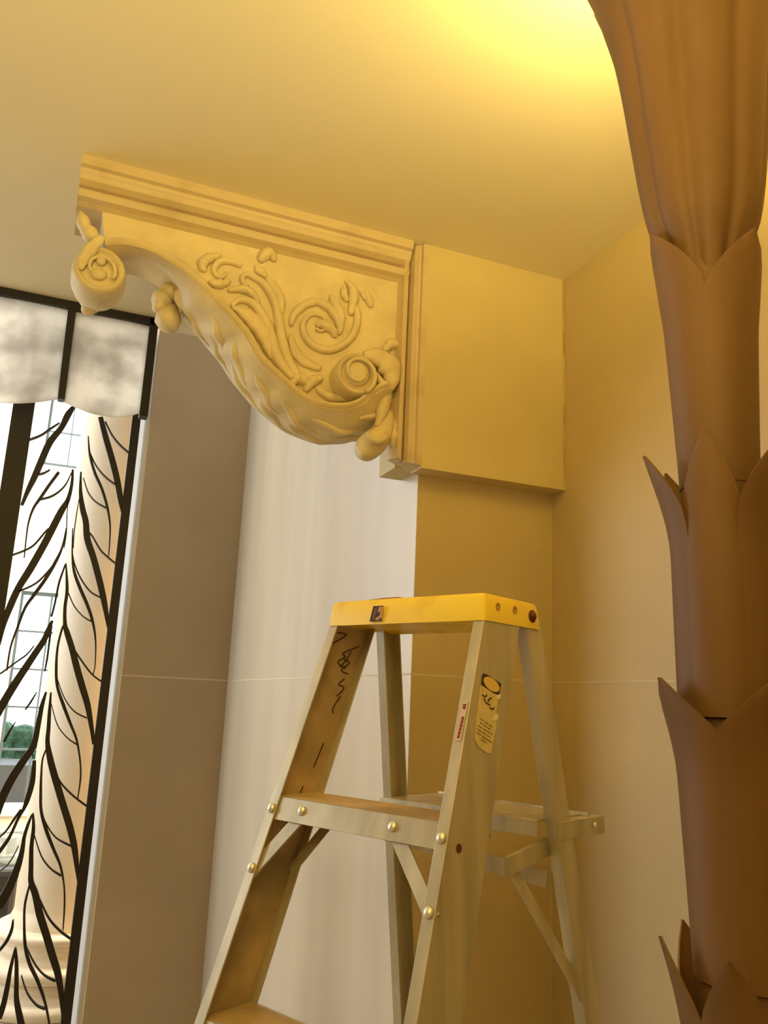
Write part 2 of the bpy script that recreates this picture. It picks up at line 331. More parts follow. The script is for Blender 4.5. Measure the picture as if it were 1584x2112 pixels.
branches = [
 [(207,861,9),(217,900,11),(231,949,12),(242,994,12),(249,1035,10),(255,1066,6)],
 [(217,870,2.5),(231,898,3),(249,920,3),(270,938,3)],
 [(167,974,3),(166,1011,6),(170,1048,10),(177,1077,11),(180,1112,12),(192,1149,12),(204,1194,12),(214,1238,11),(220,1272,8),(225,1300,6)],
 [(182,900,2),(185,937,4),(195,974,5),(209,1006,5),(219,1038,5),(225,1067,4),(227,1097,3),(224,1147,2)],
 [(183,1097,2),(191,1107,2.5),(207,1134,3),(222,1149,3),(243,1166,3)],
 [(182,925,1.5),(197,959,2),(217,984,2.5),(238,1000,3)],
 [(172,986,1.5),(182,1016,2),(197,1035,2),(219,1048,3)],
 [(136,1162,2),(138,1198,5),(138,1223,6),(134,1253,6),(134,1287,7),(138,1304,10),(148,1336,11),(158,1376,12),(170,1418,12),(180,1452,11),(186,1484,9),(190,1510,7),(193,1535,5)],
 [(150,1090,2),(149,1144,3),(153,1179,5),(165,1213,6),(180,1248,6),(191,1282,5),(197,1322,3),(196,1371,2),(192,1391,2)],
 [(148,1330,2),(153,1339,2.5),(167,1361,3),(190,1391,3),(214,1409,3)],
 [(150,1144,1.5),(154,1164,2),(167,1194,2.5),(187,1221,2.5),(211,1234,3)],
 [(139,1218,1.5),(153,1250,2),(172,1272,2),(191,1283,3)],
 [(105,1428,3),(102,1469,6),(100,1504,7),(98,1531,8),(103,1563,11),(111,1595,12),(128,1653,12),(143,1702,12),(153,1745,11),(158,1784,8),(162,1818,5)],
 [(134,1287,3),(128,1297,4),(119,1334,4),(116,1376,5),(118,1415,5),(131,1455,6),(145,1492,5),(158,1526,4),(165,1568,3),(166,1605,3),(160,1648,2)],
 [(111,1590,2),(119,1603,2.5),(128,1618,3),(143,1634,3),(159,1648,3),(183,1666,3)],
 [(118,1400,1.5),(133,1440,2),(153,1467,2.5),(179,1481,3)],
 [(106,1452,1.5),(118,1494,2),(138,1521,2),(161,1537,3)],
 [(68,1677,3),(69,1709,6),(65,1745,7),(64,1789,8),(64,1818,9),(73,1845,11),(82,1886,12),(95,1927,12),(107,1968,12),(119,2007,11),(126,2048,9),(131,2100,6)],
 [(98,1540,3),(88,1565,3),(85,1600,4),(84,1636,5),(85,1673,5),(95,1711,6),(109,1748,5),(124,1784,4),(132,1825,3),(133,1867,3),(130,1918,2)],
 [(80,1850,2),(85,1862,2.5),(102,1896,3),(126,1922,3),(151,1940,3)],
 [(85,1673,1.5),(97,1702,2),(116,1728,2),(147,1745,3)],
 [(70,1720,1.5),(85,1765,2),(104,1791,2),(126,1806,3)],
 [(32,1954,3),(34,1988,6),(34,2024,7),(34,2061,8),(41,2099,10),(50,2140,11),(62,2190,11)],
 [(64,1815,3),(52,1862,4),(50,1903,4),(52,1951,5),(61,1988,5),(78,2024,5),(93,2068,4),(102,2112,3)],
 [(44,2012,1.5),(56,2048,2),(75,2073,2),(93,2081,3)],
 [(53,1949,1.5),(70,1985,2),(90,2010,2),(114,2023,3)],
 [(153,838,6),(140,856,12),(126,883,10),(103,912,12),(86,949,12),(71,984,11),(57,1013,8),(45,1042,5)],
 [(123,872,2),(103,885,3),(84,898,3),(58,908,3)],
 [(150,969,4),(148,999,6),(140,1031,8),(126,1055,12),(103,1100,13),(86,1132,13),(62,1174,13),(39,1211,12),(22,1248,12),(7,1287,10),(-4,1330,8)],
 [(121,974,5),(101,1001,5),(84,1026,5),(69,1048,4),(59,1077,3),(54,1110,2.5),(50,1150,2)],
 [(148,974,1.5),(133,1003,2.5),(108,1023,3),(80,1031,3)],
 [(100,1090,2),(91,1100,3),(69,1125,3),(47,1137,3),(22,1146,3)],
 [(103,969,2),(90,976,3),(74,980,3)],
 [(141,1030,1.5),(138,1065,2),(137,1100,2),(132,1130,2)],
 [(163,1030,1.5),(158,1060,2),(153,1097,2),(151,1130,2)],
 [(135,1164,3),(123,1198,4),(117,1225,4),(113,1245,4),(106,1272,4)],
 [(108,1280,5),(99,1300,9),(91,1320,11),(71,1350,12),(49,1383,13),(30,1412,14),(10,1445,14),(-10,1480,14)],
 [(137,1090,3),(128,1130,4),(113,1162,6),(94,1194,6),(71,1226,6),(52,1253,5),(37,1292,4),(22,1334,3),(14,1383,3)],
 [(128,1125,1.5),(123,1144,2),(103,1174,3),(74,1203,3),(38,1220,3)],
 [(71,1331,2),(55,1350,3),(37,1363,3),(0,1390,3)],
 [(106,1290,5),(101,1330,4),(97,1360,4),(92,1385,3)],
 [(95,1427,4),(86,1457,8),(79,1494,9),(69,1538,11),(49,1568,13),(25,1605,14),(5,1645,14),(-8,1680,14)],
 [(76,1427,2),(64,1447,4),(52,1464,3)], [(32,1489,2),(20,1508,4),(8,1530,4)],
 [(71,1568,6),(67,1612,9),(56,1650,9),(49,1668,6),(38,1687,5),(24,1718,5),(13,1737,6),(-4,1760,6)],
 [(43,1669,3),(30,1688,4),(13,1713,3),(-3,1728,3)],
 [(66,1680,3),(58,1700,5),(50,1726,6),(46,1753,8),(38,1783,11),(27,1812,13),(13,1842,15),(-4,1870,16)],
 [(38,1745,1.5),(28,1765,2),(14,1785,2),(-3,1798,2)],
 [(27,1897,3),(24,1918,5),(13,1942,5),(-3,1962,4)],
 [(32,1954,3),(22,1997,6),(15,2036,8),(7,2073,9),(-2,2100,9)]]
for k, br in enumerate(branches):
    bm = B(); y_ = 0.0006*(k % 5); bar_path(bm, br, SY-.008+y_, SY+.008+y_); obj('branch', bm, M_iron, t)

# valance of alabaster sheets in a black frame, hanging in front of the screen
VY = 2.64
a0 = on(0, 596, 1, VY); a1 = on(320, 662, 1, VY)
t = thing('alabaster_valance', 'translucent alabaster valance with scalloped lower edge in a black frame under the ceiling', 'valance', (-.2, VY, 0.86))
bm = B(); box(bm, -0.75, on(322, 700, 1, VY).x, VY-.02, VY+.02, on(40, 620, 1, VY).z, H); obj('top_rail', bm, M_iron, t)
bm = B(); box(bm, on(305, 700, 1, VY).x, on(322, 700, 1, VY).x, VY-.02, VY+.02, on(296, 862, 1, VY).z, H); obj('stile', bm, M_iron, t)
bm = B(); bar_path(bm, [(149, 640, 15), (137, 735, 14), (126, 826, 13)], VY-.018, VY+.018, plane=VY); obj('divider', bm, M_iron, t)
def sheet(edge, top):
    bm = B(); P = smooth_path(edge, 4); n_ = len(P); y_ = VY
    f = [on(u_, v_, 1, y_) for u_, v_ in P]
    rings = []
    for i, q in enumerate(f):
        s_ = i/(n_-1); bow = -0.006*math.sin(math.pi*s_)
        rings.append([(q.x, y_+bow, q.z), (q.x, y_+bow, top), (q.x, y_+bow+.006, top), (q.x, y_+bow+.006, q.z)])
    loft(bm, rings, True, True); return bm
zt = on(40, 620, 1, VY).z+.005
obj('sheet', sheet([(-60, 822), (-20, 829), (20, 832), (50, 832), (85, 829), (110, 824), (128, 818)], zt), M_shade, t)
obj('sheet', sheet([(130, 828), (160, 842), (190, 853), (220, 859), (250, 861), (272, 857), (297, 848)], zt), M_shade, t)
# white post right of the screen
x0_ = sum(ex[3:5])/2; x1_ = sum(on(*q, 1, SY-.02).x for q in ((308, 863), (281, 1100), (223, 1620), (168, 2112)))/4
bm = B(); pv = [(x0_+.001, SY+.06), (x1_, SY-.02), (x1_+.004, SY-.02), (x1_+.004, SY+.06)]
loft(bm, [[(x, y, FL) for x, y in pv], [(x, y, H) for x, y in pv]]); struct('trim_5', bm, M_whitetrim)

# ------------------------------------------------------------------ pier block under the ceiling, wrapped round the pier
bm = B(); ZB = 0.578
box(bm, 0.812, XR, YF, YP-.004, ZB, H)
box(bm, 0.769, 0.834, YF+.071, 2.0, ZB+.012, H)
t_ = tag(obj('pier_block', bm, M_block), 'plain cream block under the ceiling between the carved bracket and the corner', 'block')

bm = B(); loft(bm, [[(XR-.007, YF-.0012, z), (XR-.001, YF-.0012, z), (XR-.001, YF+.002, z), (XR-.007, YF+.002, z)] for z in (ZB+.002, .8, 1.0, H-.001)]); struct('trim_6', bm, mat('edge_strip', (0.46, 0.25, 0.07), 0.8, noise=0.5, nscale=12, col2=(0.60, 0.44, 0.18)))  # thin orange-brown strip down the block's right edge

# ------------------------------------------------------------------ carved bracket
t = thing('carved_bracket', 'ornate cream plaster scroll bracket with acanthus carving under the ceiling', 'bracket', (0.35, YF, H))
YPAN = YF+.052; YBK = YF+.19; XL = -0.066; XM = 0.768
prof = [(0.0, 0.0), (0.0, .024), (.010, .028), (.012, .036), (.015, .040), (.020, .050), (.034, .058), (.046, .061), (.048, .067), (.030, .069), (.022, .075), (.020, .083), (.025, .092), (.040, .097), (.053, .104), (.19, .104), (.19, 0.0)]
bm = B()
loft(bm, [[(XL, YF+y, H-z) for y, z in prof], [(XM+.0, YF+y, H-z) for y, z in prof]]); obj('top_moulding', bm, M_mould, t)
bm = B(); sp = [(y, z) for y, z in prof]
# side moulding: the same section turned down the block's left edge (scaled a little narrower)
XO = 0.812
loft(bm, [[(XO-z*.62, YF+y-.002, H-.002) for y, z in sp[:-2]]+[(XO-.104*.62, YF+.07, H-.002), (XO, YF+.07, H-.002)],
          [(XO-z*.62, YF+y-.002, ZB+.004+z*.22) for y, z in sp[:-2]]+[(XO-.104*.62, YF+.07, ZB+.027), (XO, YF+.07, ZB+.004)]]); obj('side_moulding', bm, M_mould, t)
# scroll band: front rim A, lower/back outline Bk
A = [(214,492),(246,489),(284,495),(322,508),(360,530),(391,552),(423,580),(451,609),(483,643),(501,664),(515,681),(530,706),(542,729),(560,749),(577,764),(596,783),(615,799),(634,813),(652,822),(684,830),(716,830),(741,821),(763,803),(785,790),(800,786)]
Bk = [(232,556),(262,541),(297,543),(322,552),(350,566),(366,600),(374,650),(386,667),(404,690),(422,712),(440,733),(456,754),(476,785),(498,812),(522,840),(542,857),(566,877),(588,892),(618,905),(652,916),(684,917),(716,914),(745,902),(775,880),(805,855)]
Ap = smooth_path(A, 3); Bp = smooth_path(Bk, 3); rings = []
YB1 = YF+.165
for i, (a_, b_) in enumerate(zip(Ap, Bp)):
    p = on(*a_, 1, YF-.004); q = on(*b_, 1, YB1); s_ = i/(len(Ap)-1)
    tg = (on(*Ap[min(i+1, len(Ap)-1)], 1, YF) - on(*Ap[max(i-1, 0)], 1, YF)).normalized(); nn = Vector((tg.z, 0, -tg.x)).normalized()
    d = q-p; rg = [p.copy()]
    rg.append(p+nn*.006+Vector((0, -.004, 0))); rg.append(p+nn*.012)           # bead
    rg.append(p+nn*.014+Vector((0, .005, 0)))                                   # groove
    rg.append(p+nn*.018+Vector((0, -.001, 0)))
    K = 9
    for k in range(1, K+1):
        f_ = k/K; bulge = math.sin(math.pi*min(f_, 1))
        fur = 0.0042*math.sin(i*0.95 + f_*5.0)*math.sin(math.pi*f_) if 14 < i < 66 else 0
        rg.append(p+nn*.018+(q-(p+nn*.018))*f_ + nn*(0.020*bulge+fur) + Vector((0, -.012*bulge, 0)))
    rg.append(Vector((p.x, YB1, p.z))+ (nn*.004))
    rings.append(rg)
bm = B(); loft(bm, rings, True, True); band = obj('scroll_band', bm, M_plaster, t, smooth=True, auto=50)
# carved acanthus lobes on the underside of the band
for k in range(12):
    i0 = 18+k*4; bm = B(); pts = []; rd = []
    for s_i in range(10):
        f_ = s_i/9; rg = rings[min(i0+int(f_*10), len(rings)-1)]
        j = (6.0+f_*3.0) if k % 2 else (9.2+f_*2.6); j0 = int(j); pts.append(rg[j0].lerp(rg[min(j0+1, 13)], j-j0)+Vector((.003, .003, .003))); rd.append(.011*math.sin(math.pi*(f_*.9+.05))**.7+.001)
    tube(bm, pts, rd, 10); sub('acanthus_lobe', bm, M_plaster, band, smooth=True)
# panel behind the carving
poly = [(on(u_, v_, 1, YPAN).x, on(u_, v_, 1, YPAN).z) for u_, v_ in ([(215,492),(246,492),(284,498),(322,511),(360,533),(391,556),(423,584),(451,613),(483,647),(515,686),(542,733),(577,768),(615,803),(652,827),(684,836),(716,836),(760,845),(800,872)])]
poly += [(XM, poly[-1][1]), (XM, H-.09), (on(205, 470, 1, YPAN).x, H-.09)]
bm = B(); prism(bm, poly, YPAN, YBK); obj('panel', bm, M_plaster, t)
# relief helpers (traced on the panel)
def relief(name, pts, w0=None, hgt=0.8, y=YPAN-.004, seg=10, lobes=0, m=M_plaster, flat=1.15):
    bm = B(); P = smooth_path(pts, 4)
    L = [on(u_, v_, 1, y) for u_, v_, w_ in P]; R = []
    for i, (u_, v_, w_) in enumerate(P):
        k = 1+0.28*abs(math.sin(lobes*math.pi*i/(len(P)-1))) - .12 if lobes else 1
        R.append(max(w_, .8)*1.3*k/F*L[i].length*0.5)
    tube(bm, L, R, seg, flat=(Vector((0, 1, 0)), flat)); return obj(name, bm, m, t, smooth=True)
relief('acanthus_scroll', [(722,628,10),(735,640,11),(736,665,12),(728,690,12),(710,710,12),(685,721,13),(660,720,12),(640,708,12),(627,688,11),(625,668,9),(636,652,8),(652,648,7),(668,656,6),(673,672,5),(664,683,5),(652,678,6)])
relief('acanthus_leaf', [(600,672,6),(606,650,11),(622,634,13),(645,623,13),(668,628,13),(686,644,14),(697,664,11),(700,684,5)], lobes=6)
relief('acanthus_leaf', [(700,690,6),(703,662,13),(697,640,17),(688,622,14),(683,608,6)], lobes=5)
relief('acanthus_leaf', [(722,650,8),(728,622,15),(728,600,15),(720,586,9),(712,578,4)], lobes=5)
relief('bud', [(711,588,5),(709,600,11),(711,612,12),(716,622,5)], flat=1)
relief('bud', [(752,600,5),(757,610,12),(762,622,13),(766,634,6)], flat=1)
relief('bud', [(744,600,5),(748,606,8),(752,618,5)], flat=1)
relief('rosette', [(652,672,7),(662,668,14),(676,674,16),(688,684,13),(690,696,6)], flat=1.1, lobes=3)
relief('acanthus_stem', [(604,782,13),(585,760,18),(570,735,19),(562,710,18),(556,685,17),(546,660,16),(531,636,15),(512,621,13),(492,620,10),(480,630,7),(484,641,5)])
relief('acanthus_leaf', [(560,740,6),(552,712,20),(543,690,26),(527,668,28),(510,652,24),(492,640,12),(480,632,5)], lobes=5, flat=.8)
relief('acanthus_stem', [(628,792,10),(606,764,15),(592,738,17),(583,710,17),(578,682,16),(574,655,15),(568,628,13),(556,602,13),(540,582,12),(524,572,11),(510,566,9),(500,572,8),(502,584,7),(512,588,6)])
relief('acanthus_leaf', [(580,650,5),(579,626,13),(571,604,15),(560,586,13),(548,572,6)], lobes=6)
relief('rosette', [(536,540,8),(543,530,17),(552,524,20),(562,530,14),(566,540,6)], flat=1.3)
relief('bud', [(528,546,5),(532,556,12),(540,562,14),(548,572,6)], flat=1)
relief('acanthus_scroll', [(497,548,8),(480,541,10),(462,538,11),(447,545,11),(441,558,9),(448,569,8),(460,571,6),(466,562,5)])
relief('acanthus_leaf', [(425,560,6),(416,550,13),(424,537,15),(440,530,12),(455,527,6)], lobes=4)
relief('acanthus_leaf', [(430,582,6),(446,586,14),(462,585,13),(474,580,6)], lobes=3)
relief('acanthus_leaf', [(470,600,5),(492,596,12),(512,600,13),(526,612,9),(534,625,5)], lobes=4)
relief('acanthus_leaf', [(598,800,6),(606,786,15),(618,780,17),(632,790,14),(640,802,6)], lobes=4)
relief('acanthus_leaf', [(628,808,6),(640,792,15),(654,782,15),(664,786,8)], lobes=3)
relief('acanthus_leaf', [(652,797,5),(662,808,12),(680,818,14),(702,822,12),(722,820,6)], lobes=3, flat=1.1)
relief('berry_sprig', [(590,720,3),(596,728,7),(601,735,3)], flat=1); relief('berry_sprig', [(578,696,3),(584,704,6),(588,712,3)], flat=1)
relief('acanthus_leaf', [(600,690,5),(604,712,13),(618,738,16),(640,752,14),(662,760,8)], lobes=4, flat=.5)
# right volute: stepped spiral drum with a leaf over it
vc = on(738, 770, 1, YF-.012); k_ = vc.length/F
bm = B()
lathe(bm, [(44*k_, .12), (45*k_, .03), (44*k_, .006), (41*k_, 0), (36*k_, .001), (33*k_, .008), (31*k_, .010), (27*k_, .010), (26*k_, .004), (24*k_, -.004), (18*k_, -.010), (9*k_, -.014), (0.001, -.015)], vc, (0, 1, 0), 40)
vol = obj('volute', bm, M_plaster, t, smooth=True, auto=60)
bm = B(); pts = []; rd = []
for k in range(50):
    a = -1.1+k*0.155; r_ = (41-k*0.62)*k_; pts.append(vc+Vector((math.cos(a)*r_, -.002-.0002*k, math.sin(a)*r_))); rd.append((5.5-k*.05)*k_)
tube(bm, pts, rd, 8); sub('spiral_fillet', bm, M_plaster, vol, smooth=True)
relief('acanthus_leaf', [(750,732,14),(775,735,26),(796,748,36),(806,768,34),(808,786,22),(806,803,8)], y=YF+.02, lobes=3, flat=.7)
relief('acanthus_leaf', [(790,728,6),(800,716,14),(810,708,16),(820,716,10)], y=YPAN-.005, lobes=3)
relief('acanthus_leaf', [(776,770,6),(786,790,14),(800,800,16),(812,800,8)], y=YF+.015)
relief('acanthus_leaf', [(800,790,14),(794,815,22),(790,840,22),(785,862,16),(776,880,8)], y=YF+.03, flat=1)
# left volute: drum with scroll disc on the front
vc = on(206, 553, 1, YF-.006); k_ = vc.length/F
bm = B(); lathe(bm, [(36*k_, .125), (44*k_, .115), (50*k_, .08), (50*k_, .03), (47*k_, .012), (44*k_, .002), (38*k_, 0), (34*k_, .006), (30*k_, .008), (26*k_, .006), (0.001, .004)], vc, (0, 1, 0), 44)
vol = obj('volute', bm, M_plaster, t, smooth=True, auto=60)
bm = B(); ball(bm, vc+Vector((1*k_, -.002, 14*k_)), 9*k_, (1, .7, 1)); sub('volute_bead', bm, M_plaster, vol, smooth=True)
bm = B(); ball(bm, vc+Vector((-1*k_, -.001, -13*k_)), 15*k_, (1, .5, .8)); sub('volute_bead', bm, M_plaster, vol, smooth=True)
bm = B(); tube(bm, [vc+Vector((math.cos(a*.3-.6)*(30-a*.9)*k_, -.001, math.sin(a*.3-.6)*(30-a*.9)*k_)) for a in range(18)], [.0045]*18, 8); sub('spiral_fillet', bm, M_plaster, vol, smooth=True)
relief('acanthus_leaf', [(166,436,5),(170,452,16),(176,470,20),(190,487,20),(205,495,12)], y=YF+.02, flat=1.2, lobes=2)
relief('finial', [(190,612,26),(187,626,30),(185,640,22),(187,650,8)], y=YF+.12, flat=1.0, lobes=2)
relief('acanthus_leaf', [(212,488,8),(200,500,15),(186,515,17),(172,535,14),(166,556,7)], y=YF-.006, lobes=3, flat=.5)
# acanthus knob under the arch, and the curl at the foot
relief('acanthus_knob', [(376,596,12),(358,602,26),(341,613,32),(330,630,26),(334,645,10)], y=YF+.14, flat=1.3, lobes=4)
relief('acanthus_knob', [(352,630,20),(348,650,36),(345,668,38),(341,680,20)], y=YF+.15, flat=1.2)
relief('acanthus_knob', [(384,640,12),(372,618,18),(366,600,10)], y=YF+.10, flat=1.0)
relief('foot_curl', [(800,850,18),(795,872,30),(785,895,36),(768,915,44),(752,928,40),(738,934,22)], y=YF+.045, flat=1.0)
relief('foot_curl', [(760,892,8),(764,903,11),(774,909,12),(786,908,12),(796,900,9)], y=YF-.002, flat=1.0)
relief('acanthus_leaf', [(803,858,10),(808,880,20),(810,900,22),(812,925,10)], y=YF+.05, lobes=2)

# ------------------------------------------------------------------ ladder
th = -1.1072; U = Vector((math.cos(th), math.sin(th), 0)); D = Vector((-U.y, U.x, 0)); Z = Vector((0, 0, 1))
O = Vector((.6042, 1.1024, .1274)); CW, CD, CH = .3301, .1667, .0435
LF, SF, DR, WF, LR, SR, DRR, WR = .3322, .054, .0993, .0196, .2018, .0588, .0473, .020
TF = O.z+EYE
t = thing('step_ladder', 'worn aluminium step ladder with a yellow plastic top standing before the stone pier', 'ladder', O-U*CW/2+D*.1-Z*TF)
def P(side, inn=0, dep=0, dz=0):             # point from the cap's lower front corner on that side
    return (O if side > 0 else O-U*CW) - side*inn*U + dep*D + dz*Z
def fr(side, t_, dep=0, inn=0): return P(side, inn-SF*t_, dep-LF*t_, -t_)
def rr(side, t_, dep=0, inn=0): return P(side, inn-SR*t_+.0014, CD-.045+dep+LR*t_, -t_)
def channel(f, side, dep, w, th_=.003, t0=-.02, t1=TF, lip=.0):
    sec = [(0, 0), (0, dep), (w, dep), (w, dep-th_), (th_, dep-th_), (th_, th_), (w, th_), (w, 0)]
    bm = B(); n_ = 12
    loft(bm, [[f(side, t0+(t1-t0)*k/n_, d_, i_) for i_, d_ in sec] for k in range(n_+1)]); return bm
# cap: shell with chamfered rim, rounded corners
def capring(ins, z, rad=.018):
    x0, x1, y0, y1 = ins-CW, -ins, ins, CD-ins; pts = []
    for cx_, cy_, a0_ in ((x1-rad, y1-rad, 0), (x0+rad, y1-rad, 90), (x0+rad*.4, y0+rad*.4, 180), (x1-rad*.4, y0+rad*.4, 270)):
        r_ = rad if a0_ < 180 else rad*.4
        for k in range(5):
            a = math.radians(a0_+22.5*k); pts.append(O+U*(cx_+r_*math.cos(a))+D*(cy_+r_*math.sin(a))+Z*z)
    return pts
bm = B(); loft(bm, [capring(.006, .004), capring(-.002, 0), capring(-.002, .005), capring(.001, CH-.008), capring(.004, CH-.002), capring(.010, CH), capring(.022, CH-.001), capring(.026, CH-.005)])
cap = obj('top_cap', bm, M_cap, t, smooth=True, auto=40)
# dimples and bolt on the cap's right end
def on_end(d_, z_): return O+D*d_+Z*z_
for d_ in (.035, .083):
    bm = B(); c_ = on_end(d_, .025)+U*.0015
    lathe(bm, [(.0062, 0), (.0055, .0008), (.0035, -.0002), (.0005, -.0008)], c_, U, 20); sub('dimple', bm, M_wood if False else mat('cap_dimple', (.55, .33, .05), .6), cap, smooth=True)
c_ = on_end(.135, .020)+U*.001
bm = B(); lathe(bm, [(.0105, 0), (.0105, .001), (.0085, .0022), (.0065, .0025), (.006, .005), (.003, .0065), (.0005, .007)], c_, U, 20); sub('bolt', bm, M_rust, cap, smooth=True)
# emblem on the front of the cap: dark box, ladder rungs and a round mark
def frontpt(u_, v_): return onp(u_, v_, O-D*.0035, D)
def quad(bm, c4, nrm, th_=.0012):
    vs = [bm.verts.new(Vector(c)) for c in c4]; ws = [bm.verts.new(Vector(c)+nrm*th_) for c in c4]
    bm.faces.new(vs); bm.faces.new(ws[::-1]); n_ = len(vs)
    for i in range(n_): bm.faces.new((vs[i], vs[(i+1) % n_], ws[(i+1) % n_], ws[i]))
bm = B(); quad(bm, [frontpt(772, 1251), frontpt(791, 1250), frontpt(788, 1280), frontpt(764, 1281)], -D); emb = sub('emblem', bm, mat('emblem_tan', (.55, .30, .12), .6), cap)
bm = B()
for a_, b2, c2, d2 in ((772, 1251, 791, 1250), (764, 1281, 788, 1280)):
    quad(bm, [frontpt(a_, b2-.8), frontpt(c2, d2-.8), frontpt(c2, d2+.8), frontpt(a_, b2+.8)], -D, .002)
quad(bm, [frontpt(771.5, 1251), frontpt(774, 1251), frontpt(766.5, 1281), frontpt(764, 1281)], -D, .002)
quad(bm, [frontpt(780, 1252), frontpt(781.5, 1252), frontpt(774, 1281), frontpt(772.5, 1281)], -D, .002)
for k in range(8):
    f_ = (k+.5)/8; x_ = 773-7.5*f_; y_ = 1252+28.5*f_
    quad(bm, [frontpt(x_, y_-.8), frontpt(x_+8, y_-.8), frontpt(x_+8, y_+.9), frontpt(x_, y_+.9)], -D, .002)
quad(bm, [frontpt(781, 1262), frontpt(785, 1263), frontpt(784, 1268), frontpt(779, 1273), frontpt(776, 1272)], -D, .002)
quad(bm, [frontpt(783, 1276), frontpt(788, 1275), frontpt(787, 1279), frontpt(782, 1280)], -D, .002)
mk = sub('emblem_print', bm, M_dark, cap)
for side in (1, -1):
    r_ = obj('side_rail', channel(fr, side, DR, WF), M_alu, t, bevel=.0008)
    if side < 0: r_['label'] = 'left front rail, its inner face browned with grime'
    obj('rear_rail', channel(rr, side, DRR, WR), M_alu, t, bevel=.0008)
    bm = B(); f_ = fr(side, TF-.02, DR/2, .0); obox(bm, f_+Z*.0, U*.014, D*.052, Z*.02); obj('foot', bm, M_iron, t, bevel=.004)
    bm = B(); f_ = rr(side, TF-.02, DRR/2, .0); obox(bm, f_, U*.014, D*.03, Z*.02); obj('foot', bm, M_iron, t, bevel=.004)
# grime on the inner face of the left rail
bm = B(); i_ = .0032
loft(bm, [[fr(-1, s, .006, i_), fr(-1, s, DR-.004, i_), fr(-1, s, DR-.004, i_+.0006), fr(-1, s, .006, i_+.0006)] for s in [k*.12 for k in range(16)]]); obj('grime', bm, M_aludirty, t)
# pen scribbles on it
bm = B()
def sp_(s, d_): return fr(-1, s, d_, .0045)
for path in ([(.03, .085), (.045, .05), (.05, .06), (.062, .045), (.07, .07)], [(.04, .07), (.055, .065), (.07, .055)], [(.055, .055), (.06, .075), (.075, .06), (.08, .08)], [(.09, .075), (.1, .065), (.105, .082), (.12, .07)], [(.12, .08), (.14, .07), (.15, .075)], [(.01, .02), (.012, .045), (.03, .018)], [(.2, .075), (.24, .07)], [(.27, .06), (.31, .052), (.34, .05)]):
    bm = B(); tube(bm, [sp_(*q) for q in smooth_path(path, 3)], .0011, 5); obj('pen_mark', bm, M_dark, t)
def step(t_, dd=.1, h_=.034):
    e = .004; a0_, a1_ = fr(-1, t_, .0035, e), fr(1, t_, .0035, e)
    sh = Vector((0, 0, 0)) - D*LF*h_ - Z*h_
    bm = B(); th_ = .003
    def sec(p): return [p, p+sh, p+sh+D*th_, p+D*(th_)-Z*th_*1.2, p+D*(dd-th_)-Z*th_*1.2, p+D*(dd-th_)-Z*h_*.8, p+D*dd-Z*h_*.8, p+D*dd]
    loft(bm, [sec(a0_), sec(a0_.lerp(a1_, .5)), sec(a1_)]); return bm, a0_, a1_, sh
def rivet(c_, nrm, r_=.0075, parent=t):
    bm = B(); lathe(bm, [(r_, 0), (r_*.95, r_*.25), (r_*.7, r_*.5), (r_*.3, r_*.62), (.0003, r_*.65)], c_, nrm, 16); obj('rivet', bm, M_rivet, parent, smooth=True)
FN = (-D + Vector((0, 0, .33))).normalized()
for k in range(5):
    tk = .282+.305*k
    bm, a0_, a1_, sh = step(tk); stp = obj('step', bm, M_alu, t, bevel=.0008)
    bm = B(); q0_, q1_ = fr(-1, tk, .008, .006), fr(1, tk, .008, .006)
    loft(bm, [[q+Z*.0001, q+D*.088+Z*.0001, q+D*.088+Z*.0012, q+Z*.0012] for q in (q0_, q1_)]); sub('tread_grime', bm, M_aludirty, stp)
    if k > 1: continue
    for f_ in (.20, .73):
        rivet(a0_.lerp(a1_, f_)+sh*.45-D*.0005, FN)
    for side in (1, -1):
        rivet(fr(side, tk+.018, -.001, .010), FN); rivet(fr(side, tk+.105, -.001, .010), FN)
        # diagonal brace from the step's lower edge to the rail
        s0 = a1_.lerp(a0_, .27 if side > 0 else .80)+sh*.6+D*.006; s1 = fr(side, tk+.108, .006, .010)
        d_ = (s1-s0).normalized(); w_ = d_.cross(FN).normalized()*.011
        bm = B(); obox(bm, (s0+s1)/2, (s1-s0)/2+d_*.008, w_, FN*.0018); obj('brace', bm, M_alu, t)
        # lower link to the rear of the step
        s0 = a1_.lerp(a0_, .22 if side > 0 else .85)-Z*.03+D*.09; s1 = fr(side, tk+.12, DR-.006, .006)
        d_ = (s1-s0).normalized(); bm = B(); obox(bm, (s0+s1)/2, (s1-s0)/2, d_.cross(D).normalized()*.008, D*.0015); obj('brace', bm, M_alu, t)
# rear horizontals
for k, t_ in enumerate((.33, .85, 1.35, 1.75)):
    if k == 0: continue
    a_, b_ = rr(-1, t_, .012), rr(1, t_, .012); bm = B(); obox(bm, (a_+b_)/2, (b_-a_)/2, Z*.015, D*.010); obj('rear_brace', bm, M_alu, t, bevel=.001)
